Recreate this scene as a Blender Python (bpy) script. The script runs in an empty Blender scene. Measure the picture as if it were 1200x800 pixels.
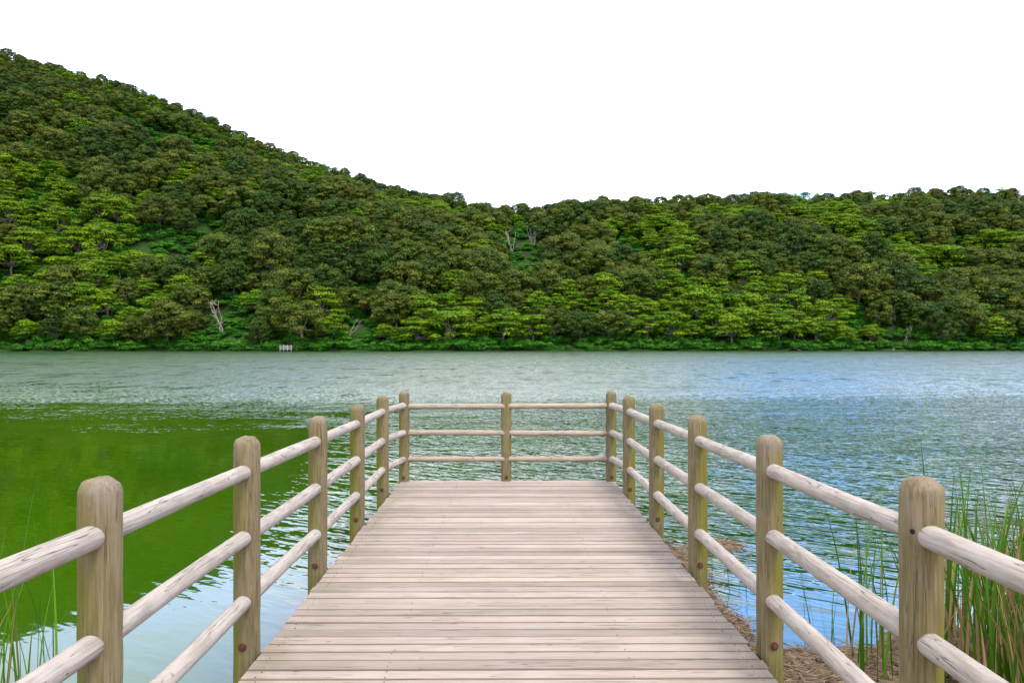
import bpy, math, random
import numpy as np
from mathutils import Vector, Matrix, noise as mnoise

random.seed(7); rng = np.random.default_rng(7)
scene = bpy.context.scene
COL = scene.collection
R = math.radians

# ------------------------------------------------------------------ camera, sky, sun, exposure
F, VPX, HY, CAMZ = 940.0, 595.0, 402.0, 2.2          # focal length in pixels of the 1200 px photo
cam_d = bpy.data.cameras.new('camera'); cam_d.sensor_width = 36.0; cam_d.lens = 36.0 * F / 1200.0
cam_d.clip_start = 0.05; cam_d.clip_end = 8000
cam = bpy.data.objects.new('camera', cam_d); COL.objects.link(cam)
cam.location = (0, 0, CAMZ)
cam.rotation_euler = (R(90) + (HY - 400) / F, 0, -(600 - VPX) / F)
scene.camera = cam

SUN_EL, SUN_AZ = 60.0, 150.0     # azimuth measured clockwise from +Y (view direction): behind, to the right
world = bpy.data.worlds.new('World'); scene.world = world; world.use_nodes = True
wn = world.node_tree; wn.nodes.clear()
def N(nt, t, **kw):
    n = nt.nodes.new(t)
    for k, v in kw.items(): setattr(n, k, v)
    return n
def L(nt, a, b): nt.links.new(a, b)
def math_node(nt, op, a, b=None, clamp=False):
    n = nt.nodes.new('ShaderNodeMath'); n.operation = op; n.use_clamp = clamp
    for i, v in enumerate((a, b)):
        if v is None: continue
        if isinstance(v, (int, float)): n.inputs[i].default_value = v
        else: nt.links.new(v, n.inputs[i])
    return n.outputs[0]
def mapr(nt, v, a, b, c=0.0, d=1.0, smooth=True):
    n = nt.nodes.new('ShaderNodeMapRange'); n.interpolation_type = 'SMOOTHSTEP' if smooth else 'LINEAR'
    nt.links.new(v, n.inputs[0])
    for i, x in enumerate((a, b, c, d)): n.inputs[i + 1].default_value = x
    return n.outputs[0]
def mixc(nt, f, a, b, mode='MIX'):
    n = nt.nodes.new('ShaderNodeMix'); n.data_type = 'RGBA'; n.blend_type = mode
    for s, v in ((n.inputs[0], f), (n.inputs[6], a), (n.inputs[7], b)):
        if isinstance(v, (int, float)): s.default_value = v
        elif isinstance(v, tuple): s.default_value = (*v, 1) if len(v) == 3 else v
        else: nt.links.new(v, s)
    return n.outputs[2]

out = N(wn, 'ShaderNodeOutputWorld'); bg = N(wn, 'ShaderNodeBackground'); bg.inputs[1].default_value = 0.1
sky = N(wn, 'ShaderNodeTexSky', sky_type='NISHITA'); sky.sun_disc = False
sky.sun_elevation = R(SUN_EL); sky.sun_rotation = R(SUN_AZ)
tc = N(wn, 'ShaderNodeTexCoord')
mp = N(wn, 'ShaderNodeMapping'); mp.inputs['Scale'].default_value = (1.0, 1.0, 2.6)
L(wn, tc.outputs['Generated'], mp.inputs[0])
nz = N(wn, 'ShaderNodeTexNoise'); nz.inputs['Scale'].default_value = 2.3; nz.inputs['Detail'].default_value = 6; nz.inputs['Roughness'].default_value = .55
L(wn, mp.outputs[0], nz.inputs['Vector'])
# a blue opening in the cloud, low to the right of the view
BAZ, BEL = R(20), R(16.5)
bd = Vector((math.sin(BAZ) * math.cos(BEL), math.cos(BAZ) * math.cos(BEL), math.sin(BEL)))
dt = N(wn, 'ShaderNodeVectorMath', operation='DOT_PRODUCT'); dt.inputs[1].default_value = bd
nv = N(wn, 'ShaderNodeVectorMath', operation='NORMALIZE'); L(wn, tc.outputs['Generated'], nv.inputs[0]); L(wn, nv.outputs[0], dt.inputs[0])
openg = mapr(wn, dt.outputs['Value'], 0.987, 0.9985)
cl = math_node(wn, 'SUBTRACT', nz.outputs[0], math_node(wn, 'MULTIPLY', openg, 0.2))
m = mapr(wn, cl, 0.40, 0.60)
veil = mixc(wn, 1.0, sky.outputs[0], (9.2, 10.0, 12.6), 'ADD')
blue = mixc(wn, 1.0, sky.outputs[0], (3.6, 6.9, 14.5), 'ADD')
veil = mixc(wn, openg, veil, blue)
colr = mixc(wn, m, veil, (13.6, 13.3, 12.8))
# thin bright cloud near the horizon, greyer overhead
sz_ = N(wn, 'ShaderNodeSeparateXYZ'); L(wn, nv.outputs[0], sz_.inputs[0])
gain = mapr(wn, sz_.outputs[2], .30, .75, 1.45, .80)
vm = N(wn, 'ShaderNodeVectorMath', operation='SCALE'); L(wn, colr, vm.inputs[0]); L(wn, gain, vm.inputs['Scale']); colr = vm.outputs[0]
colr = mixc(wn, 1.0, colr, mixc(wn, mapr(wn, sz_.outputs[2], .30, .55), (.95, 1.0, 1.15), (1.0, .985, .95)), 'MULTIPLY')
L(wn, colr, bg.inputs[0]); L(wn, bg.outputs[0], out.inputs[0])

sd = bpy.data.lights.new('sun', 'SUN'); sd.energy = 2.2; sd.angle = R(14); sd.color = (1.0, 0.95, 0.87)
sun = bpy.data.objects.new('sun', sd); COL.objects.link(sun)
sdir = Vector((math.sin(R(SUN_AZ)) * math.cos(R(SUN_EL)), math.cos(R(SUN_AZ)) * math.cos(R(SUN_EL)), math.sin(R(SUN_EL))))
sun.rotation_euler = sdir.to_track_quat('Z', 'Y').to_euler()

vs = scene.view_settings; vs.view_transform = 'Standard'; vs.look = 'None'; vs.gamma = 1; vs.use_curve_mapping = False
vs.exposure = 0.8
scene.display_settings.display_device = 'sRGB'
scene.cycles.use_denoising = True
scene.cycles.max_bounces = 8; scene.cycles.diffuse_bounces = 3; scene.cycles.transmission_bounces = 4
scene.cycles.caustics_reflective = False; scene.cycles.caustics_refractive = False

# ------------------------------------------------------------------ helpers
def tag(o, label=None, cat=None, group=None, kind=None):
    if label: o['label'] = label
    if cat: o['category'] = cat
    if group: o['group'] = group
    if kind: o['kind'] = kind
    return o
def empty(name, loc=(0, 0, 0), rz=0.0):
    o = bpy.data.objects.new(name, None); o.empty_display_size = .3; COL.objects.link(o)
    o.location = loc; o.rotation_euler = (0, 0, rz); return o
def link(name, me, mats, parent=None, loc=None):
    o = bpy.data.objects.new(name, me); COL.objects.link(o)
    if mats and not me.materials:
        for mm in (mats if isinstance(mats, (list, tuple)) else [mats]): me.materials.append(mm)
    if parent: o.parent = parent
    if loc: o.location = loc
    return o
def mesh_np(name, V, Q, smooth=True, attrs=None):
    """V (n,3) verts, Q (m,4) quads"""
    V = np.asarray(V, np.float32); Q = np.asarray(Q, np.int32)
    me = bpy.data.meshes.new(name)
    me.vertices.add(len(V)); me.vertices.foreach_set('co', V.ravel())
    k = Q.shape[1]
    me.loops.add(Q.size); me.loops.foreach_set('vertex_index', Q.ravel())
    me.polygons.add(len(Q)); me.polygons.foreach_set('loop_start', np.arange(0, Q.size, k, dtype=np.int32))
    me.polygons.foreach_set('loop_total', np.full(len(Q), k, np.int32))
    me.polygons.foreach_set('use_smooth', np.full(len(Q), smooth, bool))
    for an, (dom, vals) in (attrs or {}).items():
        a = me.attributes.new(an, 'FLOAT', dom); a.data.foreach_set('value', np.asarray(vals, np.float32).ravel())
    me.update(calc_edges=True); me.validate(); return me

class MB:
    """collects swept tubes and boxes into one mesh"""
    def __init__(s): s.v = []; s.f = []; s.mi = []; s.sm = []
    def ring_tube(s, pts, radii, segs=10, mat=0, cap=True, jit=0.0):
        pts = [Vector(p) for p in pts]; n = len(pts); base = len(s.v)
        t0 = (pts[1] - pts[0]).normalized()
        up = Vector((0, 0, 1)) if abs(t0.z) < .9 else Vector((1, 0, 0))
        a = t0.cross(up).normalized()
        for i, p in enumerate(pts):
            t = (pts[min(i + 1, n - 1)] - pts[max(i - 1, 0)]).normalized()
            a = (a - t * a.dot(t)).normalized(); b = t.cross(a)
            for k in range(segs):
                an = 2 * math.pi * k / segs; r = radii[i] * (1 + jit * random.uniform(-1, 1))
                s.v.append(p + (a * math.cos(an) + b * math.sin(an)) * r)
        for i in range(n - 1):
            for k in range(segs):
                k2 = (k + 1) % segs
                s.f.append((base + i * segs + k, base + i * segs + k2, base + (i + 1) * segs + k2, base + (i + 1) * segs + k)); s.mi.append(mat); s.sm.append(True)
        if cap:
            s.f.append(tuple(base + k for k in reversed(range(segs)))); s.mi.append(mat); s.sm.append(False)
            s.f.append(tuple(base + (n - 1) * segs + k for k in range(segs))); s.mi.append(mat); s.sm.append(False)
    def box(s, c, d, mat=0, bev=0.0, rot=None):
        """chamfered box"""
        c = Vector(c); hx, hy, hz = d[0] / 2, d[1] / 2, d[2] / 2; b = len(s.v)
        bev = min(bev, hx * .9, hy * .9, hz * .9)
        if bev <= 0:
            P = [(-hx, -hy, -hz), (hx, -hy, -hz), (hx, hy, -hz), (-hx, hy, -hz), (-hx, -hy, hz), (hx, -hy, hz), (hx, hy, hz), (-hx, hy, hz)]
            Fc = [(0, 3, 2, 1), (4, 5, 6, 7), (0, 1, 5, 4), (1, 2, 6, 5), (2, 3, 7, 6), (3, 0, 4, 7)]
        else:
            P = []; 
            for (x, y, z) in ((hx - bev, hy - bev, -hz), (hx, hy, -hz + bev), (hx, hy, hz - bev), (hx - bev, hy - bev, hz)):
                P += [(-x, -y, z), (x, -y, z), (x, y, z), (-x, y, z)]
            Fc = [(3, 2, 1, 0), (12, 13, 14, 15)]
            for r in range(3):
                for k in range(4):
                    k2 = (k + 1) % 4; Fc.append((r * 4 + k, r * 4 + k2, r * 4 + 4 + k2, r * 4 + 4 + k))
        for p in P:
            p = Vector(p)
            if rot is not None: p = rot @ p
            s.v.append(c + p)
        for f in Fc: s.f.append(tuple(b + i for i in f)); s.mi.append(mat); s.sm.append(False)
    def mesh(s, name):
        me = bpy.data.meshes.new(name); me.from_pydata([tuple(v) for v in s.v], [], s.f)
        me.polygons.foreach_set('material_index', s.mi); me.polygons.foreach_set('use_smooth', s.sm); me.update(); return me
    def build(s, name, mats, parent=None, loc=None): return link(name, s.mesh(name), mats, parent, loc)

def new_mat(name):
    m = bpy.data.materials.new(name); m.use_nodes = True; nt = m.node_tree; nt.nodes.clear()
    o = nt.nodes.new('ShaderNodeOutputMaterial'); return m, nt, o
def pbsdf(nt, o, rough=.7, spec=.3):
    b = nt.nodes.new('ShaderNodeBsdfPrincipled'); b.inputs['Roughness'].default_value = rough; b.inputs['Specular IOR Level'].default_value = spec
    nt.links.new(b.outputs[0], o.inputs[0]); return b
def noise_tex(nt, vec, scale, detail=3, rough=.5, sc=None, loc=None, dist=0.0):
    if sc is not None or loc is not None:
        m = nt.nodes.new('ShaderNodeMapping')
        if sc is not None: m.inputs['Scale'].default_value = sc
        if loc is not None: m.inputs['Location'].default_value = loc
        nt.links.new(vec, m.inputs[0]); vec = m.outputs[0]
    n = nt.nodes.new('ShaderNodeTexNoise'); n.inputs['Scale'].default_value = scale; n.inputs['Detail'].default_value = detail
    n.inputs['Roughness'].default_value = rough; n.inputs['Distortion'].default_value = dist
    nt.links.new(vec, n.inputs['Vector']); return n.outputs[0]
def bump(nt, h, b, strength=.5, dist=.01):
    n = nt.nodes.new('ShaderNodeBump'); n.inputs['Strength'].default_value = strength; n.inputs['Distance'].default_value = dist
    nt.links.new(h, n.inputs['Height']); nt.links.new(n.outputs[0], b.inputs['Normal'])

# ------------------------------------------------------------------ materials
def wood_round(name, along, pale, mid, algae, algae_amt, seed=0):
    """weathered round timber; `along` is the local axis index of the grain"""
    m, nt, o = new_mat(name); b = pbsdf(nt, o, .82, .2)
    tcn = nt.nodes.new('ShaderNodeTexCoord'); oi = nt.nodes.new('ShaderNodeObjectInfo')
    off = nt.nodes.new('ShaderNodeVectorMath'); off.operation = 'ADD'
    cx = nt.nodes.new('ShaderNodeCombineXYZ')
    for i in range(3): nt.links.new(math_node(nt, 'MULTIPLY', oi.outputs['Random'], 37.0 + 11 * i), cx.inputs[i])
    nt.links.new(tcn.outputs['Object'], off.inputs[0]); nt.links.new(cx.outputs[0], off.inputs[1]); vec = off.outputs[0]
    st = [1.0, 1.0, 1.0]; st[along] = .05
    fine = noise_tex(nt, vec, 90, 5, .65, sc=tuple(st))
    st[along] = .16; band = noise_tex(nt, vec, 22, 4, .6, sc=tuple(st))
    blot = noise_tex(nt, vec, 5, 4, .6)
    c = mixc(nt, mapr(nt, fine, .3, .7), mid, pale)
    c = mixc(nt, mapr(nt, band, .44, .70, 0, .5), c, tuple(.62 * x for x in mid))
    c = mixc(nt, mapr(nt, blot, .42, .7, 0, .5), c, pale)
    # long drying cracks
    st[along] = .035; ck = noise_tex(nt, vec, 30, 2, .5, sc=tuple(st), dist=.08)
    crack = math_node(nt, 'SUBTRACT', 1.0, mapr(nt, math_node(nt, 'ABSOLUTE', math_node(nt, 'SUBTRACT', ck, .55)), .001, .009))
    c = mixc(nt, math_node(nt, 'MULTIPLY', crack, .72), c, (.06, .047, .035))
    # knots
    vo = nt.nodes.new('ShaderNodeTexVoronoi'); vo.inputs['Scale'].default_value = 5.5; nt.links.new(vec, vo.inputs['Vector'])
    c = mixc(nt, math_node(nt, 'MULTIPLY', math_node(nt, 'SUBTRACT', 1.0, mapr(nt, vo.outputs['Distance'], .04, .13)), .6), c, (.10, .07, .045))
    if algae_amt > 0:
        sx = nt.nodes.new('ShaderNodeSeparateXYZ'); nt.links.new(tcn.outputs['Object'], sx.inputs[0])
        side = mapr(nt, sx.outputs[0], -.055, .045, .12, 1.0)
        g = math_node(nt, 'MULTIPLY', side, mapr(nt, noise_tex(nt, vec, 7, 4, .6, sc=(1, 1, .3)), .3, .6))
        g = math_node(nt, 'MULTIPLY', g, mapr(nt, sx.outputs[2], 1.24, .8, .45, 1.0))
        g = math_node(nt, 'MULTIPLY', g, algae_amt)
        c = mixc(nt, g, c, algae)
        cap = math_node(nt, 'MULTIPLY', mapr(nt, sx.outputs[2], 1.10, 1.26), mapr(nt, noise_tex(nt, vec, 12, 4, .65), .35, .65, .0, .6))
        c = mixc(nt, cap, c, (.200, .162, .140))
    # dark speckles of lichen
    sp = noise_tex(nt, vec, 160, 2, .5)
    c = mixc(nt, mapr(nt, sp, .66, .74, 0, .4), c, (.05, .045, .035))
    nt.links.new(c, b.inputs['Base Color'])
    h = math_node(nt, 'SUBTRACT', math_node(nt, 'ADD', math_node(nt, 'MULTIPLY', fine, .35), math_node(nt, 'MULTIPLY', band, .5)), math_node(nt, 'MULTIPLY', crack, .9))
    bump(nt, h, b, .7, .006)
    return m

M_POST = wood_round('post_timber', 2, (.190, .150, .090), (.105, .074, .030), (.125, .112, .011), .97)
M_RAIL = wood_round('rail_timber', 1, (.37, .325, .285), (.25, .212, .175), (.1, .1, .03), 0)
M_RAILX = wood_round('end_rail_timber', 0, (.34, .28, .215), (.23, .18, .125), (.1, .1, .03), 0)

def deck_material():
    m, nt, o = new_mat('deck_timber'); b = pbsdf(nt, o, .75, .25)
    tcn = nt.nodes.new('ShaderNodeTexCoord'); at = nt.nodes.new('ShaderNodeAttribute'); at.attribute_name = 'board'
    cx = nt.nodes.new('ShaderNodeCombineXYZ')
    nt.links.new(math_node(nt, 'MULTIPLY', at.outputs['Fac'], 91.0), cx.inputs[0]); nt.links.new(math_node(nt, 'MULTIPLY', at.outputs['Fac'], 53.0), cx.inputs[2])
    ad = nt.nodes.new('ShaderNodeVectorMath'); ad.operation = 'ADD'; nt.links.new(tcn.outputs['Object'], ad.inputs[0]); nt.links.new(cx.outputs[0], ad.inputs[1]); v = ad.outputs[0]
    grain = noise_tex(nt, v, 120, 5, .65, sc=(.035, 1, 1)); wide = noise_tex(nt, v, 16, 3, .55, sc=(.07, 1, 1), dist=.3)
    blot = noise_tex(nt, tcn.outputs['Object'], 1.7, 5, .6)
    c = mixc(nt, mapr(nt, grain, .32, .68), (.245, .190, .152), (.318, .260, .218))
    c = mixc(nt, mapr(nt, wide, .48, .72, 0, .6), c, (.21, .165, .13))
    c = mixc(nt, mapr(nt, blot, .4, .68, 0, .45), c, (.35, .295, .25))
    tone = mapr(nt, at.outputs['Fac'], 0, 1, .72, 1.13, False)
    c = mixc(nt, 1.0, c, (1, 1, 1), 'MULTIPLY') if False else c
    hs = nt.nodes.new('ShaderNodeHueSaturation'); nt.links.new(c, hs.inputs['Color']); nt.links.new(tone, hs.inputs['Value']); c = hs.outputs[0]
    ck = noise_tex(nt, v, 26, 2, .5, sc=(.03, 1, 1), dist=.2)
    crack = math_node(nt, 'SUBTRACT', 1.0, mapr(nt, math_node(nt, 'ABSOLUTE', math_node(nt, 'SUBTRACT', ck, .57)), .002, .012))
    c = mixc(nt, math_node(nt, 'MULTIPLY', crack, .7), c, (.06, .045, .035))
    vo = nt.nodes.new('ShaderNodeTexVoronoi'); vo.inputs['Scale'].default_value = 3.1; nt.links.new(v, vo.inputs['Vector'])
    c = mixc(nt, math_node(nt, 'MULTIPLY', math_node(nt, 'SUBTRACT', 1.0, mapr(nt, vo.outputs['Distance'], .03, .085)), .55), c, (.11, .075, .05))
    # grime along the outer edges
    sx = nt.nodes.new('ShaderNodeSeparateXYZ'); nt.links.new(tcn.outputs['Object'], sx.inputs[0])
    ed = math_node(nt, 'MULTIPLY', mapr(nt, math_node(nt, 'ABSOLUTE', sx.outputs[0]), 1.0, 1.42), mapr(nt, noise_tex(nt, tcn.outputs['Object'], 4, 4, .6), .35, .65, 0, .5))
    c = mixc(nt, ed, c, (.15, .13, .08))
    # board sides darkened: joint shadow put into the colour, along with dirt
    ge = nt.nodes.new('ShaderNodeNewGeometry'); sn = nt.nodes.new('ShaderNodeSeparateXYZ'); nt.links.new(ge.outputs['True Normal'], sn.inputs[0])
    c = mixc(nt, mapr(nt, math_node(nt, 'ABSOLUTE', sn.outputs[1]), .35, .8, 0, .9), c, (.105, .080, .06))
    nt.links.new(c, b.inputs['Base Color'])
    h = math_node(nt, 'SUBTRACT', math_node(nt, 'ADD', math_node(nt, 'MULTIPLY', grain, .5), wide), crack)
    bump(nt, h, b, .6, .004); return m
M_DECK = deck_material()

def simple(name, c1, c2, scale=6, rough=.85, bs=.3, bd_=.02, spec=.2):
    m, nt, o = new_mat(name); b = pbsdf(nt, o, rough, spec); t = nt.nodes.new('ShaderNodeTexCoord')
    n = noise_tex(nt, t.outputs['Object'], scale, 5, .6)
    nt.links.new(mixc(nt, mapr(nt, n, .35, .65), c1, c2), b.inputs['Base Color']); bump(nt, n, b, bs, bd_); return m
M_RUST = simple('rusty_iron', (.05, .02, .014), (.10, .035, .022), 60, .7, .4, .003)
M_BEAM = simple('dark_beam', (.10, .08, .06), (.17, .14, .11), 9)
M_HOLE = simple('bolt_hole', (.008, .007, .006), (.012, .01, .01), 30)
M_BARK = simple('bark', (.085, .065, .05), (.19, .16, .135), 5, .9, .6, .05)
M_DEAD = simple('bleached_wood', (.20, .165, .135), (.38, .325, .28), 4, .85)
M_GREYW = simple('grey_dead_wood', (.13, .115, .105), (.23, .205, .19), 4, .85)
M_PALE = simple('pale_painted_timber', (.26, .25, .24), (.40, .39, .37), 3, .7)

def leaf_mat(name, cols, transl=.20):
    """cols: three colours; every tree takes its own mixture, every spray of leaves its own shade"""
    m, nt, o = new_mat(name)
    oi = nt.nodes.new('ShaderNodeObjectInfo'); at = nt.nodes.new('ShaderNodeAttribute'); at.attribute_name = 'tint'; ac = nt.nodes.new('ShaderNodeAttribute'); ac.attribute_name = 'clump'
    c = mixc(nt, mapr(nt, oi.outputs['Random'], 0, 1, 0, 1, False), cols[0], cols[1])
    c = mixc(nt, mapr(nt, ac.outputs['Fac'], .30, 1.0, 0, .95, False), c, cols[2])
    hs = nt.nodes.new('ShaderNodeHueSaturation'); nt.links.new(c, hs.inputs['Color'])
    nt.links.new(mapr(nt, at.outputs['Fac'], 0, 1, .78, 1.22, False), hs.inputs['Value'])
    b = nt.nodes.new('ShaderNodeBsdfPrincipled'); b.inputs['Roughness'].default_value = .55; b.inputs['Specular IOR Level'].default_value = .18
    tr = nt.nodes.new('ShaderNodeBsdfTranslucent'); mx = nt.nodes.new('ShaderNodeMixShader'); mx.inputs[0].default_value = transl
    nt.links.new(hs.outputs[0], b.inputs['Base Color']); nt.links.new(hs.outputs[0], tr.inputs[0])
    nt.links.new(b.outputs[0], mx.inputs[1]); nt.links.new(tr.outputs[0], mx.inputs[2]); nt.links.new(mx.outputs[0], o.inputs[0]); return m
M_OLIVE = leaf_mat('olive_leaves', [(.050, .068, .004), (.029, .068, .003), (.115, .145, .011)])
M_FRESH = leaf_mat('fresh_green_leaves', [(.055, .150, .002), (.098, .180, .002), (.175, .280, .004)])
M_DARK = leaf_mat('dark_green_leaves', [(.014, .045, .004), (.024, .056, .003), (.055, .100, .007)])
M_BUSH = leaf_mat('undergrowth_leaves', [(.016, .100, .006), (.030, .120, .005), (.060, .20, .006)])
M_REED = leaf_mat('reed_leaves', [(.032, .095, .006), (.052, .125, .007), (.11, .23, .010)], .38)
M_DRY = leaf_mat('dry_reed_leaves', [(.20, .12, .05), (.26, .15, .06), (.30, .21, .10)], .25)

# ------------------------------------------------------------------ terrain
RID = [(-900, 20), (-400, 10), (-200, 22), (0, 57), (60, 72), (100, 85), (150, 98), (200, 116), (250, 137), (300, 160), (350, 178), (400, 196), (440, 209), (480, 222), (520, 226),
       (560, 233), (610, 239), (640, 237), (700, 230), (760, 230), (800, 228), (900, 223), (1000, 222), (1100, 219), (1200, 216), (1400, 205), (2000, 190)]
RX = np.array([(p[0] - VPX) / F for p in RID]); RE = np.array([(HY - p[1]) / F for p in RID])
DU = np.array([-1.5, -.64, -.35, -.1, .02, .25, .64, 1.5]); DD = np.array([430, 405, 375, 340, 318, 330, 338, 350])
def yfar(x): return 226 + 0.055 * np.clip(x, -200, 250) + 3.0 * np.sin(x * .045) + 1.6 * np.sin(x * .13 + 1)
def vnoise(x, y, s, seed=0):
    """cheap smooth value noise (numpy)"""
    x = np.asarray(x, float) / s + 17.3 * seed; y = np.asarray(y, float) / s - 9.1 * seed
    xi = np.floor(x); yi = np.floor(y); fx = x - xi; fy = y - yi
    fx = fx * fx * (3 - 2 * fx); fy = fy * fy * (3 - 2 * fy)
    def h(a, b):
        t = np.sin(a * 127.1 + b * 311.7 + seed * 74.7) * 43758.5453; return t - np.floor(t)
    return (h(xi, yi) * (1 - fx) + h(xi + 1, yi) * fx) * (1 - fy) + (h(xi, yi + 1) * (1 - fx) + h(xi + 1, yi + 1) * fx) * fy
def smooth(a, b, x): t = np.clip((x - a) / (b - a), 0, 1); return t * t * (3 - 2 * t)
def terrain(x, y):
    x = np.asarray(x, float); y = np.asarray(y, float); ys = np.maximum(y, 60.0)
    u = np.clip(x / ys, -1.5, 1.5); e = np.interp(u, RX, RE); D = np.interp(u, DU, DD); Yf = yfar(x)
    zr = CAMZ + e * D - 5.4
    t = (y - Yf) / np.maximum(D - Yf, 30)
    tc_ = np.clip(t, 0, 1)
    prof = .75 * tc_ + .25 * np.sin(tc_ * math.pi / 2)
    zh = .25 + zr * prof + (vnoise(x, y, 42, 1) - .5) * 9 * tc_ * (1 - tc_) * 2.2 + (vnoise(x, y, 15, 2) - .5) * 2.5 * smooth(0, .2, tc_) * (1 - tc_)
    zh = np.where(t > 1, np.maximum(zr - .22 * (y - D), 6), zh)
    bed = -1.1 * smooth(0, 14, Yf - y)
    z = np.where(y > Yf, zh, .25 * 0 + bed - .02)
    # land behind the camera and beyond the lake's sides
    side = smooth(290, 420, np.abs(x)); z = np.maximum(z, side * 50 - 1.1)
    back = 1.4 * smooth(2.2, -7, y) - 1.1 + .5
    shal = -.30 + .335 * smooth(6.7, 5.7, y - .45 * (vnoise(x, y, .8, 3) - .5) - .25 * (x - 2.5)) * smooth(.9, 1.5, x)
    strip = -.30 + .33 * smooth(2.15, 1.75, x + .3 * (vnoise(x, y, .6, 4) - .5)) * smooth(9.8, 8.6, y) * smooth(1.1, 1.5, x)
    spit = -.30 + .30 * np.exp(-(((x - 2.25) / .75) ** 2 + ((y - 8.7) / .55) ** 2) ** 2)
    near = np.maximum(np.maximum(shal, strip), spit) + .075 * (vnoise(x, y, .35, 5) - .5) + .04 * (vnoise(x, y, .11, 6) - .5)
    wn_ = smooth(40, 14, np.hypot(x, y))
    z = np.maximum(z, np.where(wn_ > 0, near * wn_ - 1.1 * (1 - wn_), -5))
    z = np.where(y < 3, np.maximum(z, back), z)
    return z
na, nr = 900, 430
# finer angular steps in front of the camera
s_ = np.linspace(-1, 1, na, endpoint=False); ang = math.pi * (0.35 * s_ + .65 * s_ ** 3)
rad = np.concatenate([[0.0], np.geomspace(.6, 3500, nr - 1)])
A_, R_ = np.meshgrid(ang, rad); TX = R_ * np.sin(A_); TY = R_ * np.cos(A_); TZ = terrain(TX, TY)
V = np.stack([TX, TY, TZ], -1).reshape(-1, 3)
i0 = (np.arange(nr - 1)[:, None] * na + np.arange(na)[None]); i1 = np.arange(nr - 1)[:, None] * na + (np.arange(na)[None] + 1) % na
Q = np.stack([i0, i0 + na, i1 + na, i1], -1).reshape(-1, 4)
def terrain_mat():
    m, nt, o = new_mat('ground'); b = pbsdf(nt, o, .9, .2); g = nt.nodes.new('ShaderNodeNewGeometry')
    P = g.outputs['Position']; sx = nt.nodes.new('ShaderNodeSeparateXYZ'); nt.links.new(P, sx.inputs[0])
    n1 = noise_tex(nt, P, .12, 5, .6); n2 = noise_tex(nt, P, 9, 6, .65); n3 = noise_tex(nt, P, 60, 4, .6)
    hill = mixc(nt, mapr(nt, n1, .4, .6), (.010, .026, .003), (.018, .048, .004))
    mud = mixc(nt, mapr(nt, n2, .35, .65), (.085, .055, .035), (.22, .155, .10))
    mud = mixc(nt, mapr(nt, n3, .5, .72, 0, .7), mud, (.30, .22, .14))
    c = mixc(nt, mapr(nt, sx.outputs[1], 40, 60), mud, hill)
    nt.links.new(c, b.inputs['Base Color']); bump(nt, math_node(nt, 'ADD', n2, n3), b, .8, .03); return m
ter = link('terrain', mesh_np('terrain', V, Q), terrain_mat()); tag(ter, kind='structure')

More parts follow.
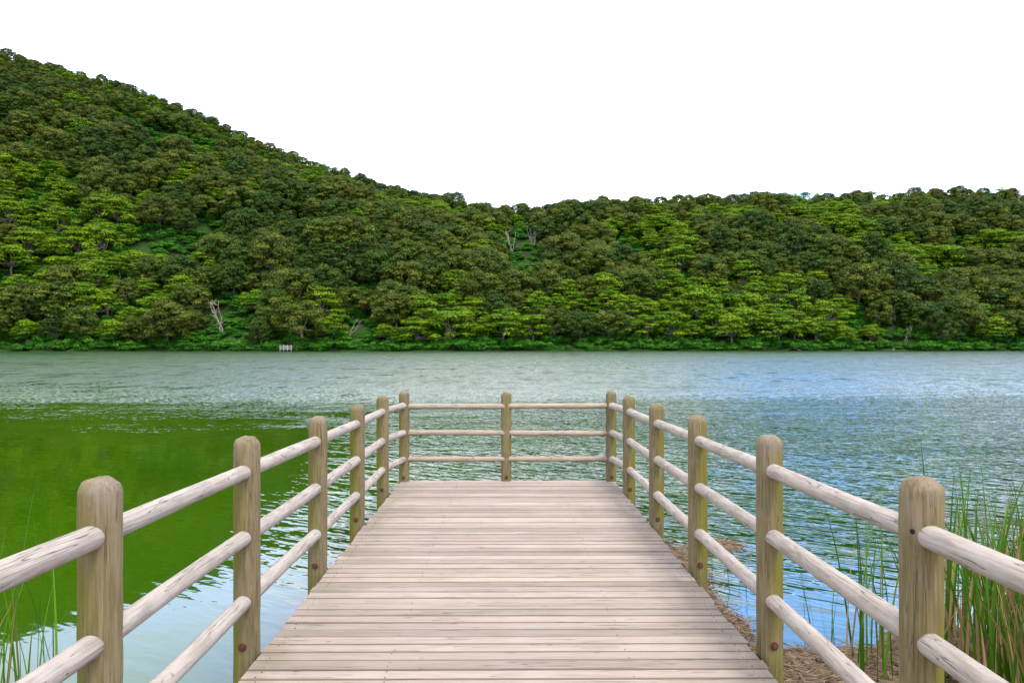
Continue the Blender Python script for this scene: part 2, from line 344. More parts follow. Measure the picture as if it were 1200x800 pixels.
# ------------------------------------------------------------------ lake
WAVE = (.072, .018, .09)
def water_mat():
    m, nt, o = new_mat('lake_water'); b = pbsdf(nt, o, .03, .5); b.inputs['IOR'].default_value = 1.335
    t = nt.nodes.new('ShaderNodeTexCoord'); P = t.outputs['Object']; sx = nt.nodes.new('ShaderNodeSeparateXYZ'); nt.links.new(P, sx.inputs[0])
    X, Y = sx.outputs[0], sx.outputs[1]
    big = noise_tex(nt, P, .12, 3, .5)
    body = mixc(nt, mapr(nt, big, .3, .7), (.020, .060, .0010), (.029, .076, .0012))
    # where the wind reaches: far water and the right-hand side; calm in the lee on the left and close in
    edge = math_node(nt, 'ADD', Y, math_node(nt, 'ADD', math_node(nt, 'MULTIPLY', math_node(nt, 'SUBTRACT', big, .5), 14), math_node(nt, 'MULTIPLY', math_node(nt, 'SUBTRACT', noise_tex(nt, P, .6, 4, .6, sc=(.5, .6, 1)), .5), 14)))
    far = mapr(nt, edge, 17, 34)
    xx = math_node(nt, 'ADD', X, math_node(nt, 'MULTIPLY', Y, .16))
    right = math_node(nt, 'MULTIPLY', mapr(nt, xx, -2.6, 2.6), mapr(nt, Y, 5.2, 10.5))
    mask = math_node(nt, 'MAXIMUM', far, right)
    nt.links.new(mixc(nt, math_node(nt, 'MAXIMUM', mapr(nt, math_node(nt, 'ADD', xx, math_node(nt, 'MULTIPLY', math_node(nt, 'SUBTRACT', big, .5), 3)), -3.0, 3.0), mapr(nt, edge, 20, 50)), body, (.011, .044, .005)), b.inputs['Base Color'])
    patch = mapr(nt, noise_tex(nt, P, .05, 3, .55, sc=(.5, 1.6, 1)), .35, .65, .55, 1.15)
    mask = math_node(nt, 'MULTIPLY', mask, patch)
    mask = math_node(nt, 'ADD', mask, .022)
    # wave height as a node group, sampled three times so that the slopes are never filtered away with distance
    g = bpy.data.node_groups.new('wave_height', 'ShaderNodeTree')
    g.interface.new_socket('P', in_out='INPUT', socket_type='NodeSocketVector'); g.interface.new_socket('H', in_out='OUTPUT', socket_type='NodeSocketFloat')
    gi = g.nodes.new('NodeGroupInput'); go = g.nodes.new('NodeGroupOutput')
    rt = g.nodes.new('ShaderNodeMapping'); rt.inputs['Rotation'].default_value = (0, 0, R(36)); g.links.new(gi.outputs[0], rt.inputs[0]); PR = rt.outputs[0]
    w1 = noise_tex(g, PR, 1.0, 2, .45, sc=(1.9, 5.4, 1), dist=.35)
    w2 = noise_tex(g, PR, 1.0, 1, .5, sc=(5.5, 12.0, 1))
    w3 = noise_tex(g, gi.outputs[0], 1.0, 1, .5, sc=(.35, .8, 1))
    hh = math_node(g, 'ADD', math_node(g, 'ADD', math_node(g, 'MULTIPLY', w1, WAVE[0]), math_node(g, 'MULTIPLY', w2, WAVE[1])), math_node(g, 'MULTIPLY', w3, WAVE[2]))
    g.links.new(hh, go.inputs[0])
    def height(dx, dy):
        n = nt.nodes.new('ShaderNodeGroup'); n.node_tree = g; v = nt.nodes.new('ShaderNodeVectorMath'); v.operation = 'ADD'
        nt.links.new(P, v.inputs[0]); v.inputs[1].default_value = (dx, dy, 0); nt.links.new(v.outputs[0], n.inputs[0]); return n.outputs[0]
    e = .012; h0, h1, h2 = height(0, 0), height(e, 0), height(0, e)
    streak = noise_tex(nt, P, 1.0, 5, .65, sc=(.06, .35, 1))
    k = math_node(nt, 'MULTIPLY', math_node(nt, 'MULTIPLY', mask, mapr(nt, streak, .3, .7, .65, 1.35)), mapr(nt, Y, 10, 65, 1.6, 2.4))
    gust = noise_tex(nt, P, 1.0, 5, .7, sc=(.8, .24, 1))
    gk = math_node(nt, 'ADD', math_node(nt, 'MULTIPLY', math_node(nt, 'SUBTRACT', mapr(nt, gust, .36, .64, .3, 1.7), 1.0), mapr(nt, Y, 18, 50)), 1.0)
    k = math_node(nt, 'MULTIPLY', k, gk)
    nx = math_node(nt, 'MULTIPLY', math_node(nt, 'MULTIPLY', math_node(nt, 'SUBTRACT', h0, h1), 1 / e), k)
    ny = math_node(nt, 'MULTIPLY', math_node(nt, 'MULTIPLY', math_node(nt, 'SUBTRACT', h0, h2), 1 / e), k)
    # far off only the wave faces turned to the shore stay in sight; their backs hide behind the crests
    fv = mapr(nt, Y, 14, 42); back = math_node(nt, 'MULTIPLY', math_node(nt, 'ABSOLUTE', ny), -1.0)
    ny = math_node(nt, 'ADD', math_node(nt, 'MULTIPLY', ny, math_node(nt, 'SUBTRACT', 1.0, fv)), math_node(nt, 'MULTIPLY', back, fv))
    cb = nt.nodes.new('ShaderNodeCombineXYZ'); nt.links.new(nx, cb.inputs[0]); nt.links.new(ny, cb.inputs[1]); cb.inputs[2].default_value = 1
    nn = nt.nodes.new('ShaderNodeVectorMath'); nn.operation = 'NORMALIZE'; nt.links.new(cb.outputs[0], nn.inputs[0]); nt.links.new(nn.outputs[0], b.inputs['Normal'])
    nt.links.new(mapr(nt, edge, 25, 120, .03, .09), b.inputs['Roughness'])
    return m
wx = 430
wm = mesh_np('lake_water', [(-wx, -6, 0), (wx, -6, 0), (wx, 300, 0), (-wx, 300, 0)], [(0, 1, 2, 3)], False)
wat = link('lake_water', wm, water_mat()); tag(wat, kind='structure')

# ------------------------------------------------------------------ jetty
def deck_z(y): return CAMZ - 1.74 - .0092 * y
HW, DEND = 1.43, 10.80
jet = empty('jetty', (0, 5.4, deck_z(5.4)))
tag(jet, 'weathered timber jetty with plank deck and round post and rail railing over the lake', 'jetty')
def jl(x, y, z): return Vector((x, y - 5.4, z - deck_z(5.4)))
TH = .045
vv, ff, at_, mi = [], [], [], []
mb = MB(); y = -1.5; bvals = []
nb = 0; screws = MB()
while y < DEND - .02:
    w = random.uniform(.120, .136); 
    if y + w > DEND: w = DEND - y
    gap = random.choice([.007, .009, .010, .013, .009, .021])
    e1, e2 = random.uniform(-.012, .012), random.uniform(-.012, .012)
    yc = y + w / 2; zt = deck_z(yc) + random.uniform(-.003, .003)
    n0 = len(mb.f)
    rot = Matrix.Rotation(random.uniform(-.0012, .0012), 3, 'Z') @ Matrix.Rotation(random.uniform(-.0015, .0015), 3, 'Y') @ Matrix.Rotation(random.uniform(-.01, .01), 3, 'X')
    mb.box(jl((e1 + e2) / 2, yc, zt - TH / 2), (2 * HW + e2 - e1, w - gap, TH), 0, .006, rot)
    val = random.random(); bvals += [val] * (len(mb.f) - n0)
    for xs in (-1.34, -.66, .68, 1.34):
        for dy in (-.035, .035):
            if yc > .5 and random.random() < (.8 if abs(xs) > 1 else .45):
                c = jl(xs + random.uniform(-.012, .012), yc + dy + random.uniform(-.006, .006), zt + .0012)
                n0 = len(mb.f); mb.ring_tube([c - Vector((0, 0, .004)), c + Vector((0, 0, .0012))], [.0036, .0036], 6, 1); bvals += [val] * (len(mb.f) - n0)
    y += w
dk_me = mb.mesh('deck'); a = dk_me.attributes.new('board', 'FLOAT', 'FACE'); a.data.foreach_set('value', np.array(bvals, np.float32))
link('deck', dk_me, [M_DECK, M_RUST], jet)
for xs in (-1.34, -.02, 1.34):
    b = MB(); p0, p1 = jl(xs, -1.4, deck_z(-1.4) - TH - .085), jl(xs, DEND - .03, deck_z(DEND) - TH - .085)
    d = p1 - p0; b.box((p0 + p1) / 2, (.11, d.length, .15), 0, .008, Matrix.Rotation(math.atan2(d.z, d.y), 3, 'X')); b.build('beam', M_BEAM, jet)
for yy in (1.2, 4.6, 8.0, 10.6):
    b = MB(); b.box(jl(0, yy, deck_z(yy) - TH - .24), (2.7, .13, .14), 0, .008); b.build('cross_beam', M_BEAM, jet)

PD = .150
posts = {}
def make_post(x, y, t, outward, tilt=(0, 0), hole=False, r=PD / 2):
    zb = -.9; z0 = deck_z(y); segs = 28
    zs = list(np.linspace(zb - z0, t - r * .8, 26)); rr = [r * random.uniform(.99, 1.01) for _ in zs]
    for k in range(1, 7):
        an = k / 6 * math.pi / 2 * .97; zs.append(t - r * .8 + r * .8 * math.sin(an)); rr.append(r * math.cos(an) ** .75)
    mbp = MB(); pts = [(random.uniform(-.0012, .0012), random.uniform(-.0012, .0012), z) for z in zs]
    mbp.ring_tube(pts, rr, segs, 0, True, .006)
    o = mbp.build('post', M_POST, jet); o.location = jl(x, y, z0)
    o.rotation_euler = (R(tilt[0]), R(tilt[1]), 0 if outward > 0 else math.pi)
    # bolt at the foot, facing the walker
    bo = MB(); an = -math.pi / 2 + .02
    if outward < 0: an = math.pi / 2 - .02
    d = Vector((math.cos(an), math.sin(an), 0)); c = d * r + Vector((0, 0, .055))
    bo.ring_tube([c - d * .01, c + d * .004], [.024, .024], 14); bo.ring_tube([c + d * .004, c + d * .014], [.014, .012], 6)
    bo.build('bolt', M_RUST, o)
    if hole:
        ho = MB(); an = -math.pi / 2 - .86; d = Vector((math.cos(an), math.sin(an), 0)); c = d * r + Vector((0, 0, t - .19))
        ho.ring_tube([c - d * .02, c + d * .004], [.010, .009], 14); ho.build('bolt_hole', M_HOLE, o)
    return o
YS = [-.51, 1.21, 2.93, 4.65, 6.37, 8.09, 9.81]
def post_h(y): return float(np.interp(y, [1, 2.93, 4.65, 6.37, 8.09, 9.81], [1.30, 1.284, 1.25, 1.223, 1.197, 1.19]))
XR = {2.93: 1.512, 4.65: 1.52, 6.37: 1.51, 8.09: 1.50, 9.81: 1.485}
XL = {2.93: -1.482, 4.65: -1.508, 6.37: -1.508, 8.09: -1.515, 9.81: -1.525}
rows = {1: [], -1: []}
for sgn, XX in ((1, XR), (-1, XL)):
    for y in YS:
        x = XX.get(y, sgn * 1.50); t = post_h(y) + random.uniform(-.006, .006)
        make_post(x, y, t, sgn, (random.uniform(-.25, .25), random.uniform(-.25, .25)), hole=(sgn > 0 and y == 2.93))
        rows[sgn].append((x, y, t))
    x = sgn * 1.385; make_post(x, DEND - .06, 1.20, sgn, r=.07); rows[sgn].append((x, DEND - .06, 1.20))
make_post(-.02, DEND - .03, 1.185, 1, r=.069)
FR = (.243, .537, .838)                     # rail heights as a share of the post height
def make_rail(p0, p1, r0, mat):
    d = p1 - p0; ln = d.length; n = 30; mbr = MB(); pts = []; rr = []
    horizontal_x = abs(d.x) > abs(d.y)
    bx, bz = random.uniform(-.006, .006), random.uniform(-.006, .004)
    ph = random.uniform(0, 6)
    for i in range(n):
        t = i / (n - 1); s = t * ln - ln / 2; bow = math.sin(t * math.pi)
        q = (s, bx * bow, bz * bow) if horizontal_x else (bx * bow, s, bz * bow)
        pts.append(q); rr.append(r0 * (1 + .018 * math.sin(5 * t + ph) + random.uniform(-.008, .008)))
    mbr.ring_tube(pts, rr, 20, 0, True, .008)
    o = mbr.build('rail', mat, jet); o.location = (p0 + p1) / 2
    if horizontal_x: o.rotation_euler = (0, -math.atan2(d.z, d.x), math.atan2(d.y, d.x))
    else: o.rotation_euler = (math.atan2(d.z, math.hypot(d.x, d.y)), 0, math.atan2(-d.x, d.y))
    return o
for sgn in (1, -1):
    rw = rows[sgn]
    for (xa, ya, ta), (xb, yb, tb) in zip(rw[:-1], rw[1:]):
        for fz in FR:
            make_rail(jl(xa, ya + .02, deck_z(ya) + ta * fz), jl(xb, yb - .02, deck_z(yb) + tb * fz), .0435 + random.uniform(-.002, .002), M_RAIL)
yE = DEND - .06
for x0, x1 in ((-1.385, -.02), (-.02, 1.385)):
    for fz in FR:
        z = deck_z(yE) + 1.19 * fz + random.uniform(-.004, .004)
        make_rail(jl(x0 + .02, yE, z), jl(x1 - .02, yE, z + random.uniform(-.004, .004)), .037, M_RAILX)

# ------------------------------------------------------------------ trees: prototypes
def leaf_cloud(name, clumps, mat, size, dens, up=.35, flat=None, under=.25):
    """clumps: (centre, (rx,ry,rz), tint). Leaf sprays scattered over each clump's upper shell."""
    Vs, Qs, tint, cl = [], [], [], []; off = 0
    for (c, rad3, ct) in clumps:
        rx, ry, rz = rad3; n = int(dens * (rx * ry + (rx + ry) * rz) * 2)
        d = rng.normal(size=(n, 3)); d /= np.linalg.norm(d, axis=1)[:, None]
        flip = (d[:, 2] < 0) & (rng.random(n) > under); d[flip, 2] *= -1
        sh = 1 - .32 * rng.random(n) ** 1.6 + .10 * rng.normal(size=n)
        p = d * np.array([rx, ry, rz]) * sh[:, None] + np.array(c)
        nrm = d / np.array([rx, ry, rz]); nrm /= np.linalg.norm(nrm, axis=1)[:, None]
        nrm = nrm + rng.normal(size=(n, 3)) * .30 + np.array([0, 0, up]); nrm /= np.linalg.norm(nrm, axis=1)[:, None]
        t = np.cross(nrm, rng.normal(size=(n, 3))); t /= np.linalg.norm(t, axis=1)[:, None]; b = np.cross(nrm, t)
        s = size * (.55 + .9 * rng.random(n)); w = s * (.45 + .3 * rng.random(n))
        q = np.stack([p - t * s[:, None] * .6, p - b * w[:, None] * .55 + t * s[:, None] * .05, p + t * s[:, None] * .6 - nrm * s[:, None] * .15, p + b * w[:, None] * .55], 1)
        Vs.append(q.reshape(-1, 3)); Qs.append(np.arange(n * 4).reshape(-1, 4) + off); off += n * 4
        tint.append(rng.random(n)); cl.append(np.full(n, ct))
    me = mesh_np(name, np.concatenate(Vs), np.concatenate(Qs), False, {'tint': ('FACE', np.concatenate(tint)), 'clump': ('FACE', np.concatenate(cl))})
    me.materials.append(mat); return me
def limb_path(a, b, sag, n=5, wob=.25):
    a, b = Vector(a), Vector(b); pts = []
    for i in range(n + 1):
        t = i / n; p = a.lerp(b, t) + Vector((random.uniform(-wob, wob), random.uniform(-wob, wob), random.uniform(-wob, wob) * .5)) * (1 if 0 < i < n else 0)
        p.z += sag * math.sin(t * math.pi); pts.append(p)
    return pts
def trunk_mesh(targets, th, r0):
    m = MB(); top = Vector((random.uniform(-.5, .5), random.uniform(-.5, .5), th))
    tp = limb_path((0, 0, -1.6), top, 0, 5, .18); m.ring_tube(tp, list(np.linspace(r0, r0 * .6, 6)), 8)
    for tg in targets:
        pp = limb_path(top - Vector((0, 0, random.uniform(.1, .5) * th)), tg, -.3, 4, .3); m.ring_tube(pp, list(np.linspace(r0 * .5, r0 * .12, 5)), 6)
    return m.mesh('trunk')
def crown_dome(Rr, H, zc, n, cr, mat, size, dens):
    """cauliflower crown: bumpy pillows over a lumpy dome"""
    cl = []; lob = [(random.uniform(0, 6.28), random.uniform(.75, 1.15)) for _ in range(5)]
    k = 0
    for i in range(n):
        z = 1 - 1.5 * (i + .5) / n; ph = i * 2.39996 + random.uniform(-.3, .3)
        rho = math.sqrt(max(0, 1 - z * z)); lobf = 1 + .16 * math.sin(2 * ph + lob[0][0]) + .12 * math.sin(3 * ph + lob[1][0])
        s = random.uniform(.74, 1.10) * lobf
        c = (Rr * rho * math.cos(ph) * s, Rr * rho * math.sin(ph) * s, zc + H * z * random.uniform(.9, 1.1))
        q = cr * random.uniform(.7, 1.3)
        cl.append((c, (q, q, q * random.uniform(.6, .85)), random.random()))
    return cl
def crown_layers(Rr, H, zb, n, cr):
    """umbrella crown: flat pads on spreading limbs"""
    cl = []
    for i in range(n):
        t = (i + random.random()) / n; ph = i * 2.39996 + random.uniform(-.5, .5)
        prof = math.sin(min(1, 1.12 - t * .98) * math.pi / 2) ** .8
        rho = Rr * prof * math.sqrt(random.uniform(.12, 1.0)); q = cr * random.uniform(.55, 1.3)
        cl.append(((rho * math.cos(ph), rho * math.sin(ph), zb + H * t + random.uniform(-.5, .5)), (q, q * random.uniform(.7, 1), q * random.uniform(.24, .52)), random.random()))
    return cl
def pick_targets(cl, k): return [Vector(c[0]) for c in random.sample(cl, min(k, len(cl)))]

PROTO = []    # (species, crown mesh, trunk mesh)
LS = .34
for i in range(5):
    cl = crown_dome(random.uniform(4.0, 5.0), random.uniform(3.7, 4.9), 4.4, 52, 1.3, M_OLIVE, LS, 26)
    PROTO.append(('olive', leaf_cloud('crown', cl, M_OLIVE, LS, 26), trunk_mesh(pick_targets(cl, 9), 3.8, .34)))
for i in range(5):
    cl = crown_layers(random.uniform(4.0, 5.0), random.uniform(4.6, 6.0), 2.2, 38, 1.6)
    PROTO.append(('fresh', leaf_cloud('crown', cl, M_FRESH, LS, 22, up=.8, under=.15), trunk_mesh(pick_targets(cl, 12), 3.6, .30)))
for i in range(4):
    cl = crown_dome(random.uniform(3.5, 4.5), random.uniform(3.8, 5.0), 4.4, 46, 1.22, M_DARK, LS, 26)
    PROTO.append(('dark', leaf_cloud('crown', cl, M_DARK, LS, 26), trunk_mesh(pick_targets(cl, 9), 3.8, .32)))
for i in range(2):
    cl = crown_layers(random.uniform(3.8, 4.8), random.uniform(4.4, 5.6), 2.4, 38, 1.55)
    PROTO.append(('dark', leaf_cloud('crown', cl, M_DARK, LS, 22, up=.8, under=.15), trunk_mesh(pick_targets(cl, 12), 3.6, .32)))
BUSH = []
for i in range(4):
    cl = [((random.uniform(-1.3, 1.3), random.uniform(-1.1, 1.1), random.uniform(.3, 1.3)), (random.uniform(.6, 1.1),) * 2 + (random.uniform(.4, .8),), random.random()) for _ in range(12)]
    mbs = MB()
    for c in cl[:7]: mbs.ring_tube(limb_path((random.uniform(-.2, .2), random.uniform(-.2, .2), -.4), c[0], 0, 3, .1), [.05, .04, .03, .015], 5)
    BUSH.append((leaf_cloud('foliage', cl, M_BUSH, .26, 42), mbs.mesh('stem')))
for _, c, t in PROTO: t.materials.append(M_BARK)
for f_, s in BUSH: s.materials.append(M_BARK)

# ------------------------------------------------------------------ trees: placing
cand = []
cell = {}
def try_add(x, y, rmin):
    k = (int(x // 8), int(y // 8))
    for a in range(-1, 2):
        for b in range(-1, 2):
            for (px, py) in cell.get((k[0] + a, k[1] + b), ()):
                if (px - x) ** 2 + (py - y) ** 2 < rmin * rmin: return False
    cell.setdefault(k, []).append((x, y)); return True
tries = 0
while tries < 140000:
    tries += 1
    y = random.uniform(212, 440); u = random.uniform(-.82, .82); x = u * y
    Yf = float(yfar(x)); D = float(np.interp(u, DU, DD))
    if y < Yf + 1.0 or y > D + 20: continue
    rmin = (4.3 + 1.5 * float(vnoise(x, y, 30, 8))) * 1.12 * (1 - .22 * min(1, max(0, ((y - Yf) / (D - Yf) - .25) / .5)))
    if try_add(x, y, rmin): cand.append((x, y, u, (y - Yf) / (D - Yf)))
cand = np.array(cand)
cz = terrain(cand[:, 0], cand[:, 1])
spn = vnoise(cand[:, 0], cand[:, 1], 34, 11) * .62 + vnoise(cand[:, 0], cand[:, 1], 13, 12) * .38
SNAGS = ((262, 384, 19), (97, 236, 13), (600, 290, 12), (625, 284, 11), (407, 389, 9), (1062, 393, 12), (1197, 246, 7))
trees = []
for (x, y, u, t), z, s in zip(cand, cz, spn):
    px = VPX + F * u
    pyt = HY - (z + 5 - CAMZ) / y * F
    if t > .03 and t < .8 and vnoise(x, y, 20, 30) > (.76 if px < 450 else .86): continue
    if any(abs(px - a) < w_ and -34 < pyt - b_ < 30 for a, b_, w_ in SNAGS): continue
    q = s + random.uniform(-.16, .16)
    shore = 1 - min(1, t / .35)
    right = min(1, max(0, (px - 380) / 300))
    wf = .435 + .15 * shore * right + .01 * right - .05 * (t > .7) + .055 * (px < 420)
    if q < wf - .04: sp = 'fresh'
    elif q < .66: sp = 'olive'
    else: sp = 'dark'
    if random.random() < .12: sp = random.choice(['olive', 'dark', 'fresh'])
    idx = random.choice([i for i, p in enumerate(PROTO) if p[0] == sp])
    sc = (.62 + .85 * random.random() ** .8) * (1.0 - .20 * min(1, max(0, (t - .25) / .5)))
    if t > .8: sc = random.uniform(.50, .66)
    if t < .08: sc = max(sc, .85)
    sz = sc * random.uniform(.85, 1.1)
    trees.append(dict(x=x, y=y, z=float(z), u=u, px=px, t=t, sp=sp, i=idx, s=sc, sz=sz, r=random.uniform(0, 6.28)))
inview = [t for t in trees if -15 < t['px'] < 1215]
inview.sort(key=lambda t: t['y'] - 6 * t['s'])
near = inview[:285]; nid = {id(t) for t in near}; rest = [t for t in trees if id(t) not in nid]

ADJ = {'olive': 'olive brown', 'fresh': 'fresh green', 'dark': 'dark green'}
SHAPE = {'olive': 'domed tree', 'fresh': 'layered tree', 'dark': 'tree'}
LAND = [(40, 'at the left edge'), (119, 'above the big left post'), (205, 'above the nearest left rails'), (262, 'by the bleached dead tree'), (337, 'by the pale landing stage'),
        (400, 'above the third left post'), (469, 'above the left corner post'), (530, 'left of middle end post'), (592, 'above middle end post'), (655, 'right of middle end post'),
        (715, 'above the right corner post'), (790, 'right of the right corner post'), (870, 'left of the driftwood pile'), (935, 'behind the driftwood pile'), (1010, 'right of the driftwood pile'),
        (1080, 'above the big right post'), (1165, 'above the right reed bed')]
def base_label(t):
    size = 'large ' if t['s'] > 1.0 else ('small ' if t['s'] < .78 else '')
    zone = 'at the waterline' if t['t'] < .06 else ('above the shore' if t['t'] < .18 else ('low on slope' if t['t'] < .34 else 'halfway up'))
    lm = min(LAND, key=lambda l: abs(l[0] - t['px']))[1]
    return f"{size}{ADJ[t['sp']]} {SHAPE[t['sp']]} {zone} {lm}"
byl = {}
for t in near: byl.setdefault(base_label(t), []).append(t)
ORD = {2: ['left one', 'right one'], 3: ['leftmost', 'middle one', 'rightmost'], 4: ['leftmost', 'second', 'third', 'rightmost'],
       5: ['leftmost', 'second', 'third', 'fourth', 'rightmost'], 6: ['leftmost', 'second', 'third', 'fourth', 'fifth', 'rightmost']}
for l, ts in byl.items():
    ts.sort(key=lambda t: t['px'])
    for k, t in enumerate(ts): t['label'] = l if len(ts) not in ORD else l + ', ' + ORD[len(ts)][k]
proto_obj = {}
for t in near:
    sp, cm, tm = PROTO[t['i']]
    root = empty('broadleaf_tree', (t['x'], t['y'], t['z']), t['r']); root.scale = (t['s'], t['s'], t['sz'])
    tag(root, t['label'], 'tree', 'trees on the slope across the lake')
    c = link('crown', cm, None, root); link('trunk', tm, None, root)
    proto_obj.setdefault(t['i'], c)
for i in range(len(PROTO)):
    if i not in proto_obj:
        t = near[-1 - i]; proto_obj[i] = None

# bushes at the waterline
bush_obj = {}
bx = -160.0; bt = []
while bx < 175:
    bx += random.uniform(1.6, 4.6); yb = float(yfar(bx)) + random.uniform(-.6, 1.0)
    px = VPX + F * bx / yb
    if -20 < px < 1220: bt.append((bx, yb, px))
tone_w = ['bright green bush at the waterline', 'leafy bush on the far bank', 'low spreading bush by the water']
bl = {}
for k, (x, y, px) in enumerate(bt):
    lm = min(LAND, key=lambda l: abs(l[0] - px))[1]; lb = f"bright green bush at the waterline {lm}"; bl.setdefault(lb, []).append((x, y, k))
for lb, lst in bl.items():
    for j, (x, y, k) in enumerate(lst):
        s = random.uniform(.8, 1.5); root = empty('shore_bush', (x, y, max(.05, float(terrain(x, y)))), random.uniform(0, 6.28)); root.scale = (s * 1.2, s * 1.2, s)
        tag(root, lb if len(lst) not in ORD else lb + ', ' + ORD[len(lst)][j], 'bush', 'bushes along the far waterline')
        fm, sm_ = BUSH[k % 4]; o = link('foliage', fm, None, root); link('stem', sm_, None, root); bush_obj.setdefault(k % 4, o)

def scatter(name, items, objs, kind='stuff'):
    """one object: instances of the given crowns on points"""
    P = np.array([(t['x'], t['y'], t['z']) for t in items], np.float32)
    me = bpy.data.meshes.new(name); me.vertices.add(len(P)); me.vertices.foreach_set('co', P.ravel())
    a = me.attributes.new('idx', 'INT', 'POINT'); a.data.foreach_set('value', np.array([t['i'] for t in items], np.int32))
    a = me.attributes.new('rot', 'FLOAT_VECTOR', 'POINT'); a.data.foreach_set('vector', np.array([(0, 0, t['r']) for t in items], np.float32).ravel())
    a = me.attributes.new('scl', 'FLOAT_VECTOR', 'POINT'); a.data.foreach_set('vector', np.array([(t['s'], t['s'], t['sz']) for t in items], np.float32).ravel())
    me.update(); o = bpy.data.objects.new(name, me); COL.objects.link(o)
    ng = bpy.data.node_groups.new(name, 'GeometryNodeTree')
    ng.interface.new_socket('Geometry', in_out='INPUT', socket_type='NodeSocketGeometry'); ng.interface.new_socket('Geometry', in_out='OUTPUT', socket_type='NodeSocketGeometry')
    gi = ng.nodes.new('NodeGroupInput'); go = ng.nodes.new('NodeGroupOutput'); jn = ng.nodes.new('GeometryNodeJoinGeometry')
    def named(n, t):
        q = ng.nodes.new('GeometryNodeInputNamedAttribute'); q.data_type = t; q.inputs['Name'].default_value = n; return q.outputs[0]
    ix, ro, sc = named('idx', 'INT'), named('rot', 'FLOAT_VECTOR'), named('scl', 'FLOAT_VECTOR')
    e2r = ng.nodes.new('FunctionNodeEulerToRotation'); ng.links.new(ro, e2r.inputs[0])
    for k, ob in objs.items():
        if ob is None: continue
        oi = ng.nodes.new('GeometryNodeObjectInfo'); oi.transform_space = 'ORIGINAL'; oi.inputs['Object'].default_value = ob; oi.inputs['As Instance'].default_value = True
        cp = ng.nodes.new('FunctionNodeCompare'); cp.data_type = 'INT'; cp.operation = 'EQUAL'
        ng.links.new(ix, cp.inputs[2]); cp.inputs[3].default_value = k
        ip = ng.nodes.new('GeometryNodeInstanceOnPoints'); ng.links.new(gi.outputs[0], ip.inputs['Points']); ng.links.new(cp.outputs[0], ip.inputs['Selection'])
        ng.links.new(oi.outputs['Geometry'], ip.inputs['Instance']); ng.links.new(e2r.outputs[0], ip.inputs['Rotation']); ng.links.new(sc, ip.inputs['Scale'])
        ng.links.new(ip.outputs[0], jn.inputs[0])
    ng.links.new(jn.outputs[0], go.inputs[0])
    md = o.modifiers.new('scatter', 'NODES'); md.node_group = ng; return o
fo = scatter('forest', rest, proto_obj); tag(fo, 'dense broadleaf forest covering the upper slopes up to the ridge', 'forest', kind='stuff')
und = []
for k in range(9000):
    y = random.uniform(212, 420); u = random.uniform(-.8, .8); x = u * y; Yf = float(yfar(x)); D = float(np.interp(u, DU, DD))
    if y < Yf + .6 or y > D + 6: continue
    s = random.uniform(.8, 1.7); und.append(dict(x=x, y=y, z=0, i=random.randrange(4), s=s, sz=s * random.uniform(.6, 1), r=random.uniform(0, 6.28)))
uz = terrain([t['x'] for t in und], [t['y'] for t in und])
for t, z in zip(und, uz): t['z'] = float(z)
uo = scatter('undergrowth', und, bush_obj); tag(uo, 'bright green undergrowth filling the gaps between the trees', 'undergrowth', kind='stuff')

# ------------------------------------------------------------------ dead trees, driftwood, landing stage
def ground_along(px, py, lift):
    yy = 212.0
    while yy < 430:
        if CAMZ - (py - HY) / F * yy - lift <= float(terrain((px - VPX) / F * yy, yy)): break
        yy += .5
    return yy
def dead_tree(px, py_base, Y, h, spread, label, mat=M_DEAD, stems=3, lean=0, seed=1, name='dead_tree', zt=None):
    random.seed(seed); Y = ground_along(px, py_base, 2.0); x = (px - VPX) / F * Y; z = CAMZ - (py_base - HY) / F * Y
    root = empty(name, (x, Y, z)); tag(root, label, 'dead tree')
    tr = MB(); gz = float(terrain(x, Y)) - z
    for k in range(stems):
        a = random.uniform(0, 6.28); top = Vector((math.cos(a) * spread * random.uniform(.3, 1) + lean, math.sin(a) * spread * .4, h * random.uniform(.7, 1)))
        p = limb_path((0, 0, min(gz, 0) - .3), top, 0, 6, spread * .10); r = h * .019
        tr.ring_tube(p, list(np.linspace(r, r * .25, 7)), 7)
        for q in range(4):
            i = random.randint(2, 5); b0 = p[i]; d = Vector((random.uniform(-1, 1), random.uniform(-.6, .6), random.uniform(-.1, .9))).normalized()
            bp = limb_path(b0, b0 + d * h * random.uniform(.2, .42), 0, 4, h * .03); tr.ring_tube(bp, list(np.linspace(r * .5, r * .12, 5)), 5)
    tr.build('trunk', mat, root); return root
dead_tree(262, 384, 221.0, 8.0, 5.0, 'bleached bare dead tree near the shore left of the pale landing stage', stems=4, seed=5)
dead_tree(97, 236, 318, 7.0, 4.0, 'grey bare dead tree high on the left slope among dark crowns', M_GREYW, 4, seed=9)
dead_tree(600, 290, 285, 6.5, 3.0, 'pale forked dead tree high above the middle end post below the ridge dip', M_DEAD, 4, seed=12)
dead_tree(625, 284, 290, 6.0, 3.6, 'grey upright dead stems right of the pale forked dead tree', M_GREYW, 5, seed=15)
dead_tree(407, 389, 221, 4.6, 3.0, 'small bleached leaning dead tree at the shore above the third left post', M_DEAD, 2, 1.5, seed=21)
dead_tree(1062, 393, 240, 3.4, 5.0, 'pale curved dead branches low over the water above the big right post', M_DEAD, 3, -1.5, seed=31)
dead_tree(1197, 246, 322, 8.5, .7, 'pale bare trunk sticking out of the forest near the right ridge', M_DEAD, 2, seed=40)
